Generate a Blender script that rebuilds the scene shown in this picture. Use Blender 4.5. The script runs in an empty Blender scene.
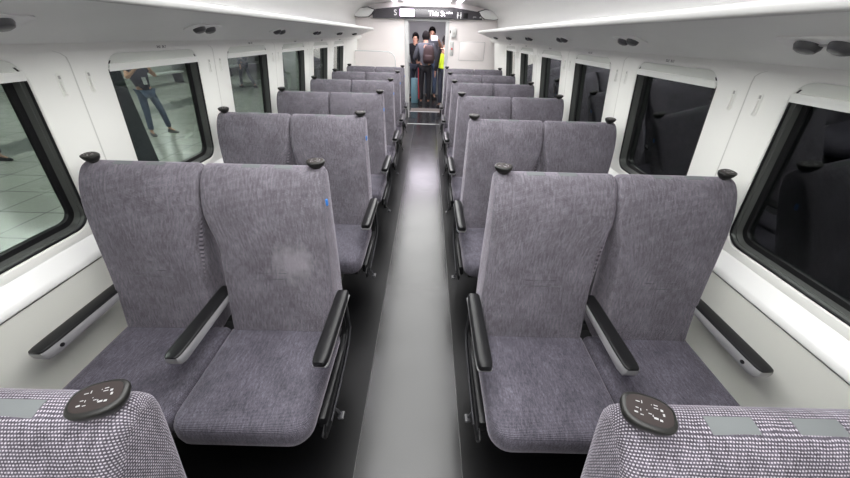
import bpy, bmesh, math, random
from mathutils import Vector, Matrix, Euler
random.seed(7)
C = bpy.context.scene.collection
PI = math.pi
P = 0.98            # seat and window pitch
YB = 7.6            # end wall

# ------------------------------------------------------------------ materials
def new_mat(name):
    m = bpy.data.materials.new(name); m.use_nodes = True
    nt = m.node_tree
    return m, nt, nt.nodes['Principled BSDF']
def pm(name, col, rough=0.5, metal=0.0, spec=0.5, bump=0.0, bscale=300, var=0.0, coat=0.0, sheen=0.0):
    m, nt, b = new_mat(name)
    b.inputs['Base Color'].default_value = (*col, 1)
    b.inputs['Roughness'].default_value = rough
    b.inputs['Metallic'].default_value = metal
    b.inputs['Specular IOR Level'].default_value = spec
    b.inputs['Coat Weight'].default_value = coat
    b.inputs['Sheen Weight'].default_value = sheen
    tc = nt.nodes.new('ShaderNodeTexCoord')
    no = nt.nodes.new('ShaderNodeTexNoise'); no.inputs['Scale'].default_value = bscale
    no.inputs['Detail'].default_value = 3
    nt.links.new(tc.outputs['Object'], no.inputs['Vector'])
    if bump:
        bp = nt.nodes.new('ShaderNodeBump'); bp.inputs['Strength'].default_value = bump
        bp.inputs['Distance'].default_value = 0.001
        nt.links.new(no.outputs['Fac'], bp.inputs['Height'])
        nt.links.new(bp.outputs['Normal'], b.inputs['Normal'])
    if var:
        n2 = nt.nodes.new('ShaderNodeTexNoise'); n2.inputs['Scale'].default_value = 6
        nt.links.new(tc.outputs['Object'], n2.inputs['Vector'])
        mx = nt.nodes.new('ShaderNodeMix'); mx.data_type = 'RGBA'
        mx.inputs['A'].default_value = (*[c*(1-var) for c in col], 1)
        mx.inputs['B'].default_value = (*[min(1, c*(1+var)) for c in col], 1)
        nt.links.new(n2.outputs['Fac'], mx.inputs['Factor'])
        nt.links.new(mx.outputs['Result'], b.inputs['Base Color'])
    return m
def em(name, col, s):
    m, nt, b = new_mat(name)
    b.inputs['Base Color'].default_value = (*col, 1)
    b.inputs['Emission Color'].default_value = (*col, 1)
    b.inputs['Emission Strength'].default_value = s
    return m

def fabric(name, ground, dot, cu=0.0080, cv=0.0068, worn=None, dots=1.0):
    """woven moquette: pale elongated dots on a violet grey ground, laid out by UV in metres"""
    m, nt, b = new_mat(name)
    N = nt.nodes.new; L = nt.links.new
    def math_(op, a, bb=None, cc=None):
        n = N('ShaderNodeMath'); n.operation = op
        for i, v in enumerate((a, bb, cc)):
            if v is None: continue
            if isinstance(v, (int, float)): n.inputs[i].default_value = v
            else: L(v, n.inputs[i])
        return n.outputs[0]
    uv = N('ShaderNodeUVMap'); uv.uv_map = 'UVMap'
    sp = N('ShaderNodeSeparateXYZ'); L(uv.outputs[0], sp.inputs[0])
    nz = N('ShaderNodeTexNoise'); nz.inputs['Scale'].default_value = 420; nz.inputs['Detail'].default_value = 2
    L(uv.outputs[0], nz.inputs['Vector'])
    jn = N('ShaderNodeTexNoise'); jn.inputs['Scale'].default_value = 45; jn.inputs['Detail'].default_value = 2; L(uv.outputs[0], jn.inputs['Vector'])
    jo = math_('MULTIPLY', math_('SUBTRACT', jn.outputs['Fac'], .5), .0030)
    v = math_('DIVIDE', math_('ADD', sp.outputs[1], jo), cv)
    row = math_('FLOOR', v)
    half = math_('MULTIPLY', math_('MODULO', row, 2.0), 0.5)
    u = math_('ADD', math_('DIVIDE', sp.outputs[0], cu), half)
    fu = math_('SUBTRACT', math_('FRACT', u), 0.5)
    fv = math_('SUBTRACT', math_('FRACT', v), 0.5)
    du = math_('POWER', math_('DIVIDE', fu, 0.34), 2.0)
    dv = math_('POWER', math_('DIVIDE', fv, 0.26), 2.0)
    d = math_('ADD', math_('SQRT', math_('ADD', du, dv)), math_('MULTIPLY', math_('SUBTRACT', nz.outputs['Fac'], 0.5), 0.7))
    mr = N('ShaderNodeMapRange'); mr.interpolation_type = 'SMOOTHSTEP'
    mr.inputs['From Min'].default_value = 0.75; mr.inputs['From Max'].default_value = 1.15
    mr.inputs['To Min'].default_value = 1; mr.inputs['To Max'].default_value = 0
    L(d, mr.inputs['Value'])
    # soft wear mottling
    n2 = N('ShaderNodeTexNoise'); n2.inputs['Scale'].default_value = 9; n2.inputs['Detail'].default_value = 5; n2.inputs['Roughness'].default_value = .6
    tc = N('ShaderNodeTexCoord'); oi = N('ShaderNodeObjectInfo')
    ad = N('ShaderNodeVectorMath'); ad.operation = 'ADD'
    L(tc.outputs['Object'], ad.inputs[0]); L(oi.outputs['Location'], ad.inputs[1]); L(ad.outputs[0], n2.inputs['Vector'])
    g = N('ShaderNodeMix'); g.data_type = 'RGBA'
    g.inputs['A'].default_value = (*[c*.72 for c in ground], 1); g.inputs['B'].default_value = (*[c*1.28 for c in ground], 1)
    L(n2.outputs['Fac'], g.inputs['Factor'])
    # fine fibre speckle
    n3 = N('ShaderNodeTexNoise'); n3.inputs['Scale'].default_value = 260; n3.inputs['Detail'].default_value = 4
    mp = N('ShaderNodeMapping'); mp.inputs['Scale'].default_value = (1.0, .35, 1); L(uv.outputs[0], mp.inputs[0]); L(mp.outputs[0], n3.inputs['Vector'])
    sc = N('ShaderNodeMapRange'); sc.inputs['From Min'].default_value = .3; sc.inputs['From Max'].default_value = .7
    sc.inputs['To Min'].default_value = .6; sc.inputs['To Max'].default_value = 1.4; L(n3.outputs['Fac'], sc.inputs['Value'])
    vm = N('ShaderNodeVectorMath'); vm.operation = 'SCALE'; L(g.outputs['Result'], vm.inputs[0]); L(sc.outputs[0], vm.inputs['Scale'])
    mx = N('ShaderNodeMix'); mx.data_type = 'RGBA'
    dm = math_('MULTIPLY', mr.outputs[0], dots)
    L(dm, mx.inputs['Factor']); L(vm.outputs[0], mx.inputs['A']); mx.inputs['B'].default_value = (*dot, 1)
    n5 = N('ShaderNodeTexNoise'); n5.inputs['Scale'].default_value = 120; n5.inputs['Detail'].default_value = 5
    mp5 = N('ShaderNodeMapping'); mp5.inputs['Scale'].default_value = (1.0, .22, 1); L(ad.outputs[0], n5.inputs['Vector']); L(uv.outputs[0], mp5.inputs[0]); L(mp5.outputs[0], n5.inputs['Vector'])
    s5 = N('ShaderNodeMapRange'); s5.inputs['From Min'].default_value = .35; s5.inputs['From Max'].default_value = .65; s5.inputs['To Min'].default_value = .80; s5.inputs['To Max'].default_value = 1.20; L(n5.outputs['Fac'], s5.inputs['Value'])
    s6 = N('ShaderNodeMapRange'); s6.inputs['From Min'].default_value = .3; s6.inputs['From Max'].default_value = .7; s6.inputs['To Min'].default_value = .84; s6.inputs['To Max'].default_value = 1.16; L(n2.outputs['Fac'], s6.inputs['Value'])
    v5 = N('ShaderNodeVectorMath'); v5.operation = 'SCALE'; L(mx.outputs['Result'], v5.inputs[0]); L(math_('MULTIPLY', s5.outputs[0], s6.outputs[0]), v5.inputs['Scale'])
    out = v5.outputs[0]
    if worn:      # pale rubbed mark with a ragged edge
        wn = N('ShaderNodeVectorMath'); wn.operation = 'DISTANCE'; wn.inputs[1].default_value = (worn[0], 0, worn[1])
        fl_ = N('ShaderNodeVectorMath'); fl_.operation = 'MULTIPLY'; fl_.inputs[1].default_value = (1, 0, 1.15)
        wn.inputs[1].default_value = (worn[0], 0, worn[1]*1.15)
        L(tc.outputs['Object'], fl_.inputs[0]); L(fl_.outputs[0], wn.inputs[0])
        n4 = N('ShaderNodeTexNoise'); n4.inputs['Scale'].default_value = 28; n4.inputs['Detail'].default_value = 6; L(tc.outputs['Object'], n4.inputs['Vector'])
        dd = math_('ADD', wn.outputs['Value'], math_('MULTIPLY', math_('SUBTRACT', n4.outputs['Fac'], .5), .16))
        wr = N('ShaderNodeMapRange'); wr.interpolation_type = 'SMOOTHSTEP'; wr.inputs['From Min'].default_value = .02; wr.inputs['From Max'].default_value = .14
        wr.inputs['To Min'].default_value = .48; wr.inputs['To Max'].default_value = 0; L(dd, wr.inputs['Value'])
        wm = N('ShaderNodeMix'); wm.data_type = 'RGBA'; wm.inputs['B'].default_value = (.36, .34, .37, 1)
        L(wr.outputs[0], wm.inputs['Factor']); L(out, wm.inputs['A']); out = wm.outputs['Result']
    L(out, b.inputs['Base Color'])
    b.inputs['Roughness'].default_value = .9; b.inputs['Specular IOR Level'].default_value = .15
    b.inputs['Sheen Weight'].default_value = .35; b.inputs['Sheen Roughness'].default_value = .35
    b.inputs['Sheen Tint'].default_value = (.95, .88, 1, 1)
    bp = N('ShaderNodeBump'); bp.inputs['Strength'].default_value = .35; bp.inputs['Distance'].default_value = .001
    L(mr.outputs[0], bp.inputs['Height']); L(bp.outputs['Normal'], b.inputs['Normal'])
    return m

def floor_mat(name, col, rough, sp=.5):
    m, nt, b = new_mat(name); b.inputs['Specular IOR Level'].default_value = sp
    N = nt.nodes.new; L = nt.links.new
    tc = N('ShaderNodeTexCoord')
    vo = N('ShaderNodeTexNoise'); vo.inputs['Scale'].default_value = 240; vo.inputs['Detail'].default_value = 3
    L(tc.outputs['Object'], vo.inputs['Vector'])
    n = N('ShaderNodeTexNoise'); n.inputs['Scale'].default_value = 3.5; n.inputs['Detail'].default_value = 6; n.inputs['Roughness'].default_value = .65
    L(tc.outputs['Object'], n.inputs['Vector'])
    mr = N('ShaderNodeMapRange'); mr.inputs['From Min'].default_value = .3; mr.inputs['From Max'].default_value = .7
    mr.inputs['To Min'].default_value = rough-.03; mr.inputs['To Max'].default_value = rough+.03
    L(n.outputs['Fac'], mr.inputs['Value']); L(mr.outputs[0], b.inputs['Roughness'])
    mx = N('ShaderNodeMix'); mx.data_type = 'RGBA'
    mx.inputs['A'].default_value = (*[c*.75 for c in col], 1); mx.inputs['B'].default_value = (*[c*1.3 for c in col], 1)
    L(vo.outputs['Fac'], mx.inputs['Factor']); L(mx.outputs['Result'], b.inputs['Base Color'])
    bp = N('ShaderNodeBump'); bp.inputs['Strength'].default_value = .05; bp.inputs['Distance'].default_value = .001
    L(vo.outputs['Fac'], bp.inputs['Height']); L(bp.outputs['Normal'], b.inputs['Normal'])
    return m

def glass_mat(name, tint, refl=1.0):
    m = bpy.data.materials.new(name); m.use_nodes = True; nt = m.node_tree; nt.nodes.clear()
    N = nt.nodes.new; L = nt.links.new
    o = N('ShaderNodeOutputMaterial'); t = N('ShaderNodeBsdfTransparent'); t.inputs[0].default_value = (*tint, 1)
    g = N('ShaderNodeBsdfGlossy'); g.inputs['Roughness'].default_value = .01; g.inputs['Color'].default_value = (.9, .95, .93, 1)
    f = N('ShaderNodeLayerWeight'); f.inputs['Blend'].default_value = .5
    pw = N('ShaderNodeMath'); pw.operation = 'POWER'; pw.inputs[1].default_value = 4.0
    ma = N('ShaderNodeMath'); ma.operation = 'MULTIPLY_ADD'; ma.inputs[1].default_value = .9; ma.inputs[2].default_value = .045
    mu = N('ShaderNodeMath'); mu.operation = 'MULTIPLY'; mu.inputs[1].default_value = refl; mu.use_clamp = True
    mx = N('ShaderNodeMixShader')
    L(f.outputs['Facing'], pw.inputs[0]); L(pw.outputs[0], ma.inputs[0]); L(ma.outputs[0], mu.inputs[0]); L(mu.outputs[0], mx.inputs[0]); L(t.outputs[0], mx.inputs[1]); L(g.outputs[0], mx.inputs[2])
    L(mx.outputs[0], o.inputs[0])
    return m

def tile_mat(name):
    m, nt, b = new_mat(name)
    N = nt.nodes.new; L = nt.links.new
    tc = N('ShaderNodeTexCoord')
    br = N('ShaderNodeTexBrick'); br.offset = 0
    br.inputs['Color1'].default_value = (.33, .34, .31, 1); br.inputs['Color2'].default_value = (.39, .40, .365, 1)
    br.inputs['Mortar'].default_value = (.18, .185, .17, 1)
    br.inputs['Scale'].default_value = 1; br.inputs['Brick Width'].default_value = .6; br.inputs['Row Height'].default_value = .6
    br.inputs['Mortar Size'].default_value = .012
    L(tc.outputs['Object'], br.inputs['Vector'])
    L(br.outputs['Color'], b.inputs['Base Color'])
    b.inputs['Roughness'].default_value = .25
    return m

M = {}
M['fabric'] = fabric('moquette', (.066, .060, .074), (.36, .335, .375), .0046, .0046)
M['fabric_worn'] = fabric('moquette_worn', (.066, .060, .074), (.36, .335, .375), .0046, .0046, worn=(.325, .76))
M['cushion'] = fabric('moquette_cushion', (.078, .072, .092), (.29, .275, .32), .0046, .0046, dots=.45)
M['velcro'] = pm('velcro_patch', (.13, .14, .143), .95, bump=.6, bscale=900, var=.1)
M['black'] = pm('black_plastic', (.009, .009, .010), .35, spec=.3, bump=.1)
M['pad'] = pm('black_pad', (.012, .012, .013), .3, spec=.22, bump=.15, bscale=500)
M['grip'] = pm('grip_plastic', (.014, .014, .013), .36, spec=.35, bump=.1)
M['gripface'] = pm('grip_face', (.024, .018, .017), .55, spec=.3)
M['silver'] = pm('silver_plastic', (.42, .42, .43), .35, metal=.25, bump=.05)
M['chrome'] = pm('steel', (.6, .6, .6), .28, metal=1)
M['wall'] = pm('white_wall', (.83, .835, .80), .38, bump=.08, bscale=700, var=.02)
M['lower'] = pm('cream_wall', (.74, .745, .69), .5, bump=.1, bscale=700, var=.02)
M['sill'] = pm('white_sill', (.80, .805, .79), .35)
M['rack'] = pm('grey_rack', (.82, .825, .81), .5, bump=.15, bscale=500, var=.03)
M['lip'] = pm('rack_lip', (.52, .52, .51), .3)
M['upper'] = pm('upper_wall', (.60, .60, .59), .3, var=.02)
M['groove'] = pm('groove_grey', (.42, .42, .40), .6)
M['joint'] = pm('joint_grey', (.60, .60, .57), .6)
M['ceil'] = pm('white_ceiling', (.80, .80, .80), .35)
M['endwall'] = pm('pinkish_white_wall', (.86, .805, .79), .45, var=.02)
M['dark'] = pm('dark_grey_panel', (.055, .05, .058), .35)
M['screen'] = pm('screen_grey', (.10, .095, .105), .25)
M['gasket'] = pm('black_rubber', (.008, .008, .009), .4)
M['alu'] = pm('window_alu', (.10, .105, .10), .3, metal=.3)
M['rail'] = pm('rail_grey', (.55, .55, .55), .4)
M['blind'] = pm('blind_white', (.62, .64, .60), .45, bump=.2, bscale=60)
M['blindbar'] = pm('blind_bar', (.80, .81, .78), .3)
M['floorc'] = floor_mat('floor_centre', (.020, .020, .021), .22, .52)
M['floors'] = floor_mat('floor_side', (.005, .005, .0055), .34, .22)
M['scuff'] = pm('floor_seam', (.09, .09, .09), .5)
M['mat'] = pm('threshold_mat', (.15, .135, .115), .8, bump=.6, bscale=200)
M['ink'] = pm('dark_ink', (.10, .10, .10), .6)
M['white'] = pm('white_mark', (.75, .75, .75), .5)
M['lamp'] = pm('reading_lamp_grey', (.045, .045, .05), .3)
M['blue'] = pm('blue_tag', (.03, .18, .55), .5)
M['red'] = pm('red_mark', (.65, .03, .04), .4)
M['tile'] = tile_mat('platform_tile')
M['tiledark'] = pm('platform_dark_tile', (.10, .11, .10), .3, var=.1)
M['bench'] = pm('platform_bench', (.45, .47, .44), .4)
M['pwall'] = pm('platform_wall', (.36, .38, .36), .6, var=.1)
M['tunnel'] = pm('dark_concrete', (.03, .03, .03), .9, var=.2)
M['glassL'] = glass_mat('window_glass', (.76, .80, .78), 1.5)
M['glassR'] = glass_mat('window_glass_dark', (.55, .58, .58), 2.0)
M['strip'] = em('light_strip', (.95, .91, 1.0), 3.5)
M['vlight'] = em('vestibule_lamp', (.95, .88, 1.0), 6)
M['panel'] = em('light_panel', (1, 1, .98), 4.6)
M['purple'] = em('lit_square', (.90, .70, 1.0), 2.2)
M['text'] = em('led_text', (1, .92, 1), 1.1)
M['cyan'] = em('cyan_sign', (.25, .75, .8), .9)
M['plamp'] = em('platform_lamp', (.96, 1, .96), 36)
M['skin'] = pm('skin', (.50, .28, .19), .5)
M['hair'] = pm('dark_hair', (.010, .008, .008), .85, spec=.15, bump=.5, bscale=150)
M['navy'] = pm('navy_top', (.025, .025, .04), .8)
M['jeans'] = pm('blue_jeans', (.065, .095, .15), .85, var=.2)
M['shoe'] = pm('grey_shoe', (.10, .10, .10), .6)
M['jacket'] = pm('grey_jacket', (.09, .095, .11), .7, var=.15)
M['blackcloth'] = pm('black_cloth', (.010, .010, .013), .85)
M['vest'] = pm('yellow_vest', (.62, .80, .03), .6)
M['pack'] = pm('maroon_backpack', (.045, .022, .022), .7)
M['redcloth'] = pm('red_stripe', (.40, .03, .04), .7)
M['vest_wall'] = pm('vestibule_wall', (.50, .51, .50), .4)
M['pants'] = pm('dark_trousers', (.03, .035, .05), .85)
M['greysh'] = pm('grey_shirt', (.12, .13, .15), .85)

# ------------------------------------------------------------------ helpers
def link_bm(name, bm, mats, parent=None, smooth=True, angle=35):
    me = bpy.data.meshes.new(name)
    bmesh.ops.recalc_face_normals(bm, faces=bm.faces)
    bm.to_mesh(me); bm.free()
    if not isinstance(mats, (list, tuple)): mats = [mats]
    for m in mats: me.materials.append(m)
    if smooth:
        me.polygons.foreach_set('use_smooth', [True]*len(me.polygons))
        try: me.set_sharp_from_angle(angle=math.radians(angle))
        except Exception: pass
    o = bpy.data.objects.new(name, me); C.objects.link(o)
    if parent: o.parent = parent
    return o
def empty(name, loc=(0, 0, 0), rz=0):
    o = bpy.data.objects.new(name, None); C.objects.link(o)
    o.location = loc; o.rotation_euler = (0, 0, rz); o.empty_display_size = .1
    return o
def tag(o, label, cat, group=None, kind=None):
    if label: o['label'] = label
    if cat: o['category'] = cat
    if group: o['group'] = group
    if kind: o['kind'] = kind
    return o
def struct(o):
    o['kind'] = 'structure'; return o
def rbox(bm, lo, hi, r=0.0, seg=2, mi=0, M4=None):
    lo = Vector(lo); hi = Vector(hi)
    res = bmesh.ops.create_cube(bm, size=1.0)
    vs = res['verts']; c = (lo+hi)/2; s = hi-lo
    for v in vs: v.co = Vector((v.co.x*s.x, v.co.y*s.y, v.co.z*s.z)) + c
    fs = set(f for v in vs for f in v.link_faces)
    if r > 0:
        es = list(set(e for v in vs for e in v.link_edges))
        rr = bmesh.ops.bevel(bm, geom=es, offset=min(r, min(s)*.49), segments=seg, affect='EDGES', profile=.5)
        fs = set(rr['faces']) | set(f for v in rr['verts'] for f in v.link_faces)
        vs = list(set(v for f in fs for v in f.verts))
    for f in fs: f.material_index = mi
    if M4 is not None:
        for v in vs: v.co = M4 @ v.co
    return vs
def loft(bm, rings, close=True, cap0=True, cap1=True, mi=0):
    R = [[bm.verts.new(p) for p in r] for r in rings]
    n = len(R[0])
    for a, b in zip(R, R[1:]):
        for i in range(n if close else n-1):
            j = (i+1) % n
            f = bm.faces.new((a[i], a[j], b[j], b[i])); f.material_index = mi
    if cap0: bm.faces.new(R[0][::-1]).material_index = mi
    if cap1: bm.faces.new(R[-1]).material_index = mi
    return R
def tube(bm, pts, r, n=8, mi=0, flat=None):
    """tube along a polyline; r number or list; flat = (width scale) squash along x"""
    pts = [Vector(p) for p in pts]; rings = []
    rs = r if isinstance(r, (list, tuple)) else [r]*len(pts)
    up0 = None
    for i, p in enumerate(pts):
        d = (pts[min(i+1, len(pts)-1)] - pts[max(i-1, 0)]).normalized()
        if up0 is None:
            up0 = Vector((1, 0, 0)) if abs(d.x) < .8 else Vector((0, 0, 1))
        a = (up0 - d*up0.dot(d)).normalized(); b = d.cross(a)
        up0 = a
        fx = flat or 1
        rings.append([p + a*math.cos(2*PI*k/n)*rs[i]*fx + b*math.sin(2*PI*k/n)*rs[i] for k in range(n)])
    return loft(bm, rings, mi=mi)
def lathe(bm, prof, c, n=20, sx=1, sy=1, mi=0):
    rings = [[Vector((c[0]+r*sx*math.cos(2*PI*k/n), c[1]+r*sy*math.sin(2*PI*k/n), c[2]+z)) for k in range(n)] for r, z in prof]
    return loft(bm, rings, mi=mi)
def prism(bm, poly, a0, a1, axis='y', mi=0):
    """poly list of (u,v); extruded along axis from a0 to a1. axis y: (x,z); x: (y,z); z: (x,y)"""
    def P3(u, v, a):
        return {'y': (u, a, v), 'x': (a, u, v), 'z': (u, v, a)}[axis]
    return loft(bm, [[P3(u, v, a0) for u, v in poly], [P3(u, v, a1) for u, v in poly]], mi=mi)
def rrect(cx, cy, hx, hy, r, n=6):
    pts = []
    for sx, sy, a0 in ((1, 1, 0), (-1, 1, 90), (-1, -1, 180), (1, -1, 270)):
        for k in range(n+1):
            a = math.radians(a0 + 90*k/n)
            pts.append((cx+sx*(hx-r)+r*math.cos(a), cy+sy*(hy-r)+r*math.sin(a)))
    return pts
def copy_tree(o, parent=None):
    c = o.copy(); C.objects.link(c)
    if parent: c.parent = parent
    for ch in [x for x in bpy.data.objects if x.parent == o]:
        copy_tree(ch, c)
    return c
def text_mesh(name, body, size, mat, parent, Mx, extrude=.0004, bold=0):
    cu = bpy.data.curves.new(name, 'FONT'); cu.body = body; cu.size = size; cu.extrude = extrude; cu.offset = bold
    cu.align_x = 'CENTER'; cu.align_y = 'CENTER'
    to = bpy.data.objects.new(name, cu); C.objects.link(to)
    dg = bpy.context.evaluated_depsgraph_get()
    me = bpy.data.meshes.new_from_object(to.evaluated_get(dg))
    bpy.data.objects.remove(to); bpy.data.curves.remove(cu)
    me.name = name; me.materials.clear(); me.materials.append(mat)
    me.transform(Mx)
    o = bpy.data.objects.new(name, me); C.objects.link(o)
    if parent: o.parent = parent
    return o
ORD = ['nearest', 'second', 'third', 'fourth', 'fifth', 'sixth', 'seventh', 'eighth']

# ------------------------------------------------------------------ camera
cd = bpy.data.cameras.new('camera'); cd.sensor_width = 36; cd.lens = 36*320/850; cd.clip_start = .02
cam = bpy.data.objects.new('camera', cd); C.objects.link(cam)
pit, rol, yaw = .5652, .0285, .0037
F = Vector((math.sin(yaw)*math.cos(pit), math.cos(yaw)*math.cos(pit), -math.sin(pit)))
R0 = Vector((math.cos(yaw), -math.sin(yaw), 0)); U0 = R0.cross(F)
R = R0*math.cos(rol) + U0*math.sin(rol); U = -R0*math.sin(rol) + U0*math.cos(rol)
mw = Matrix((( R.x, U.x, -F.x, .0654), (R.y, U.y, -F.y, 0), (R.z, U.z, -F.z, 1.586), (0, 0, 0, 1)))
cam.matrix_world = mw
bpy.context.scene.camera = cam

# ------------------------------------------------------------------ shell
Y0, Y1 = -2.2, YB
WX0, WX1 = 1.424, 1.328      # window band: x at z .80 and z 1.50
def wx(z): return WX0 + (z-.80)*(WX1-WX0)/.70
def wnorm(s):               # inward normal of the leaning band, side s
    return Vector((-s*.70, 0, -(WX0-WX1))).normalized()
NW = 6
def wyc(k): return .912 + P*k
WH, WZ0, WZ1 = .327, .832, 1.492
def wall_side(s, name):
    bm = bmesh.new()
    # lower part
    low = [(1.42, 0), (1.42, .705), (1.425, .71), (1.432, .71), (1.435, .715)]
    pr = low
    def strip(pr, y0, y1, mi):
        a = [bm.verts.new((s*x, y0, z)) for x, z in pr]; b = [bm.verts.new((s*x, y1, z)) for x, z in pr]
        for i in range(len(pr)-1):
            bm.faces.new((a[i], a[i+1], b[i+1], b[i])).material_index = mi
    strip([(1.40, 0), (1.40, .70)], Y0, Y1, 1)
    strip([(1.40, .70), (1.405, .701), (1.405, .706), (1.395, .707)], Y0, Y1, 3)
    strip([(1.395, .707), (1.389, .711), (1.388, .716), (1.394, .742), (1.399, .745), (1.415, .792), (1.424, .80)], Y0, Y1, 2)
    # window band panels, one bay per window, each with its opening
    n = 6
    zc, hz = (WZ0+WZ1)/2, (WZ1-WZ0)/2
    nrm = wnorm(s)
    for k in range(-3, 7):
        yc = wyc(k); a, b = yc-P/2, yc+P/2
        a = max(a, Y0)
        if b > Y1: b = Y1
        if 0 <= k < NW:
            hole = rrect(yc, zc, WH, hz, .075, n)
            hole_r = rrect(yc, zc, WH+.022, hz-.0005+.0, .09, n)
            outer = []
            for i, (hy, hzz) in enumerate(hole):
                q = i//(n+1); t = (i % (n+1))/n
                cs = [(b, 1.50), (a, 1.50), (a, .80), (b, .80)][q]
                # walk: corner in the middle of each arc
                ny, nz = hy, hzz
                if t == .5: outer.append(cs)
                else:
                    if q == 0: outer.append((b, hzz) if t < .5 else (hy, 1.50))
                    if q == 1: outer.append((hy, 1.50) if t < .5 else (a, hzz))
                    if q == 2: outer.append((a, hzz) if t < .5 else (hy, .80))
                    if q == 3: outer.append((hy, .80) if t < .5 else (b, hzz))
            def ring(pts, dep): return [bm.verts.new(Vector((s*wx(z), y, z)) - nrm*dep) for y, z in pts]
            o_ = ring(outer, 0); h0 = ring(hole, 0)
            m1 = ring(rrect(yc, zc, WH-.004, hz-.004, .072, n), .003)
            m2 = ring(rrect(yc, zc, WH-.006, hz-.006, .070, n), .010)
            m3 = ring(rrect(yc, zc, WH-.008, hz-.008, .068, n), .065)
            for A, B in ((o_, h0), (h0, m1), (m1, m2), (m2, m3)):
                for i in range(len(A)):
                    j = (i+1) % len(A)
                    bm.faces.new((A[i], A[j], B[j], B[i])).material_index = 0
        elif b > a:
            vs = [bm.verts.new((s*wx(z), y, z)) for y, z in ((a, .8), (b, .8), (b, 1.5), (a, 1.5))]
            bm.faces.new(vs)
    # curve under the rack and the shell above it
    strip([(1.328, 1.50), (1.323, 1.513), (1.304, 1.526), (1.30, 1.56)], Y0, Y1, 0)
    strip([(1.30, 1.56), (1.36, 1.60), (1.40, 1.70), (1.40, 1.82), (1.36, 1.92), (1.26, 2.00), (1.12, 2.055), (.95, 2.09), (.66, 2.13)], Y0, Y1, 4)
    o = link_bm(name, bm, [M['wall'], M['lower'], M['sill'], M['groove'], M['upper']], angle=50)
    struct(o)
    # joint grooves up the middle of every pillar
    for k in range(-1, 7):
        y = wyc(k)+P/2
        if y > Y1-.05: continue
        b2 = bmesh.new()
        pts = [Vector((s*1.392, y, .73)), Vector((s*wx(.80), y, .80)), Vector((s*wx(1.46), y, 1.46)), Vector((s*wx(1.485), y-.004, 1.485)), Vector((s*wx(1.498), y-.022, 1.498)), Vector((s*1.3265, y-.05, 1.507))]
        pts = pts[1:]
        prev = None
        for p in pts:
            q = p + wnorm(s)*.0012
            v1 = b2.verts.new(q+Vector((0, -.0022, 0))); v2 = b2.verts.new(q+Vector((0, .0022, 0)))
            v3 = b2.verts.new(q+Vector((0, .0022, 0))-wnorm(s)*.003); v4 = b2.verts.new(q+Vector((0, -.0022, 0))-wnorm(s)*.003)
            cur = (v1, v2, v3, v4)
            if prev:
                for i in range(4):
                    b2.faces.new((prev[i], prev[(i+1) % 4], cur[(i+1) % 4], cur[i]))
            prev = cur
        link_bm('panel_joint', b2, M['joint'], parent=o, smooth=False)
    return o
wall_side(-1, 'wall_left'); wall_side(1, 'wall_right')

# windows
def window(s, k, idx):
    yc = wyc(k); zc, hz = (WZ0+WZ1)/2, (WZ1-WZ0)/2
    nrm = wnorm(s)
    root = empty('window_%d' % idx, (s*wx(zc), yc, zc)); struct(root)
    off = Vector(root.location)
    def ring(dy, dz, r, dep, n=6):
        return [Vector((s*wx(z), y, z)) - nrm*dep - off for y, z in rrect(yc, zc, WH-dy, hz-dz, r, n)]
    # rubber gasket with an aluminium bead
    bm = bmesh.new()
    loft(bm, [ring(.0085, .0085, .068, .010), ring(.0085, .0085, .068, .004), ring(.013, .013, .064, .004), ring(.014, .014, .064, .012)], cap0=False, cap1=False)
    link_bm('gasket', bm, M['gasket'], root)
    bm = bmesh.new()
    loft(bm, [ring(.010, .010, .064, .0105), ring(.0145, .0145, .062, .0105), ring(.016, .016, .06, .022), ring(.019, .018, .06, .023), ring(.021, .020, .058, .046), ring(.010, .010, .064, .046)], cap0=False, cap1=False)
    link_bm('window_frame', bm, M['alu'], root)
    bm = bmesh.new()
    loft(bm, [ring(.012, .012, .055, .047), ring(.040, .040, .045, .047), ring(.042, .042, .045, .062), ring(.012, .012, .055, .062)], cap0=False, cap1=False)
    link_bm('inner_gasket', bm, M['gasket'], root)
    bm = bmesh.new()
    loft(bm, [ring(.030, .030, .05, .054), ring(.030, .030, .05, .058)])
    link_bm('window_pane', bm, M['glassL'] if s < 0 else M['glassR'], root, smooth=False)
    # roller blind, pulled a little way down
    bm = bmesh.new()
    def bar(z0, z1, d0, d1, hw, mi):
        prism_pts = []
        vs = []
        for y in (yc-hw, yc+hw):
            vs.append([Vector((s*wx(z), y, z)) - nrm*d - off for z, d in ((z0, d0), (z0, d1), (z1, d1), (z1, d0))])
        loft(bm, vs, mi=mi)
    bar(1.420, 1.436, .000, .020, WH-.010, 0)
    bar(1.437, 1.449, -.003, .018, WH-.012, 0)
    o = link_bm('blind_rail', bm, M['blindbar'], root, smooth=False)
    bm = bmesh.new()
    bar(1.449, 1.463, .006, .009, WH-.014, 0)
    top = [(y, z) for y, z in rrect(yc, zc, WH-.0045, hz-.0045, .071, 8) if z > 1.462]
    top = top + [(yc-WH+.0045, 1.462), (yc+WH-.0045, 1.462)]
    loft(bm, [[Vector((s*wx(z), y, z)) - nrm*d - off for y, z in top] for d in (.0025, .006)])
    link_bm('roller_blind', bm, M['blind'], root, smooth=False)
idx = 1
for s in (-1, 1):
    for k in range(NW):
        window(s, k, idx); idx += 1

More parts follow.
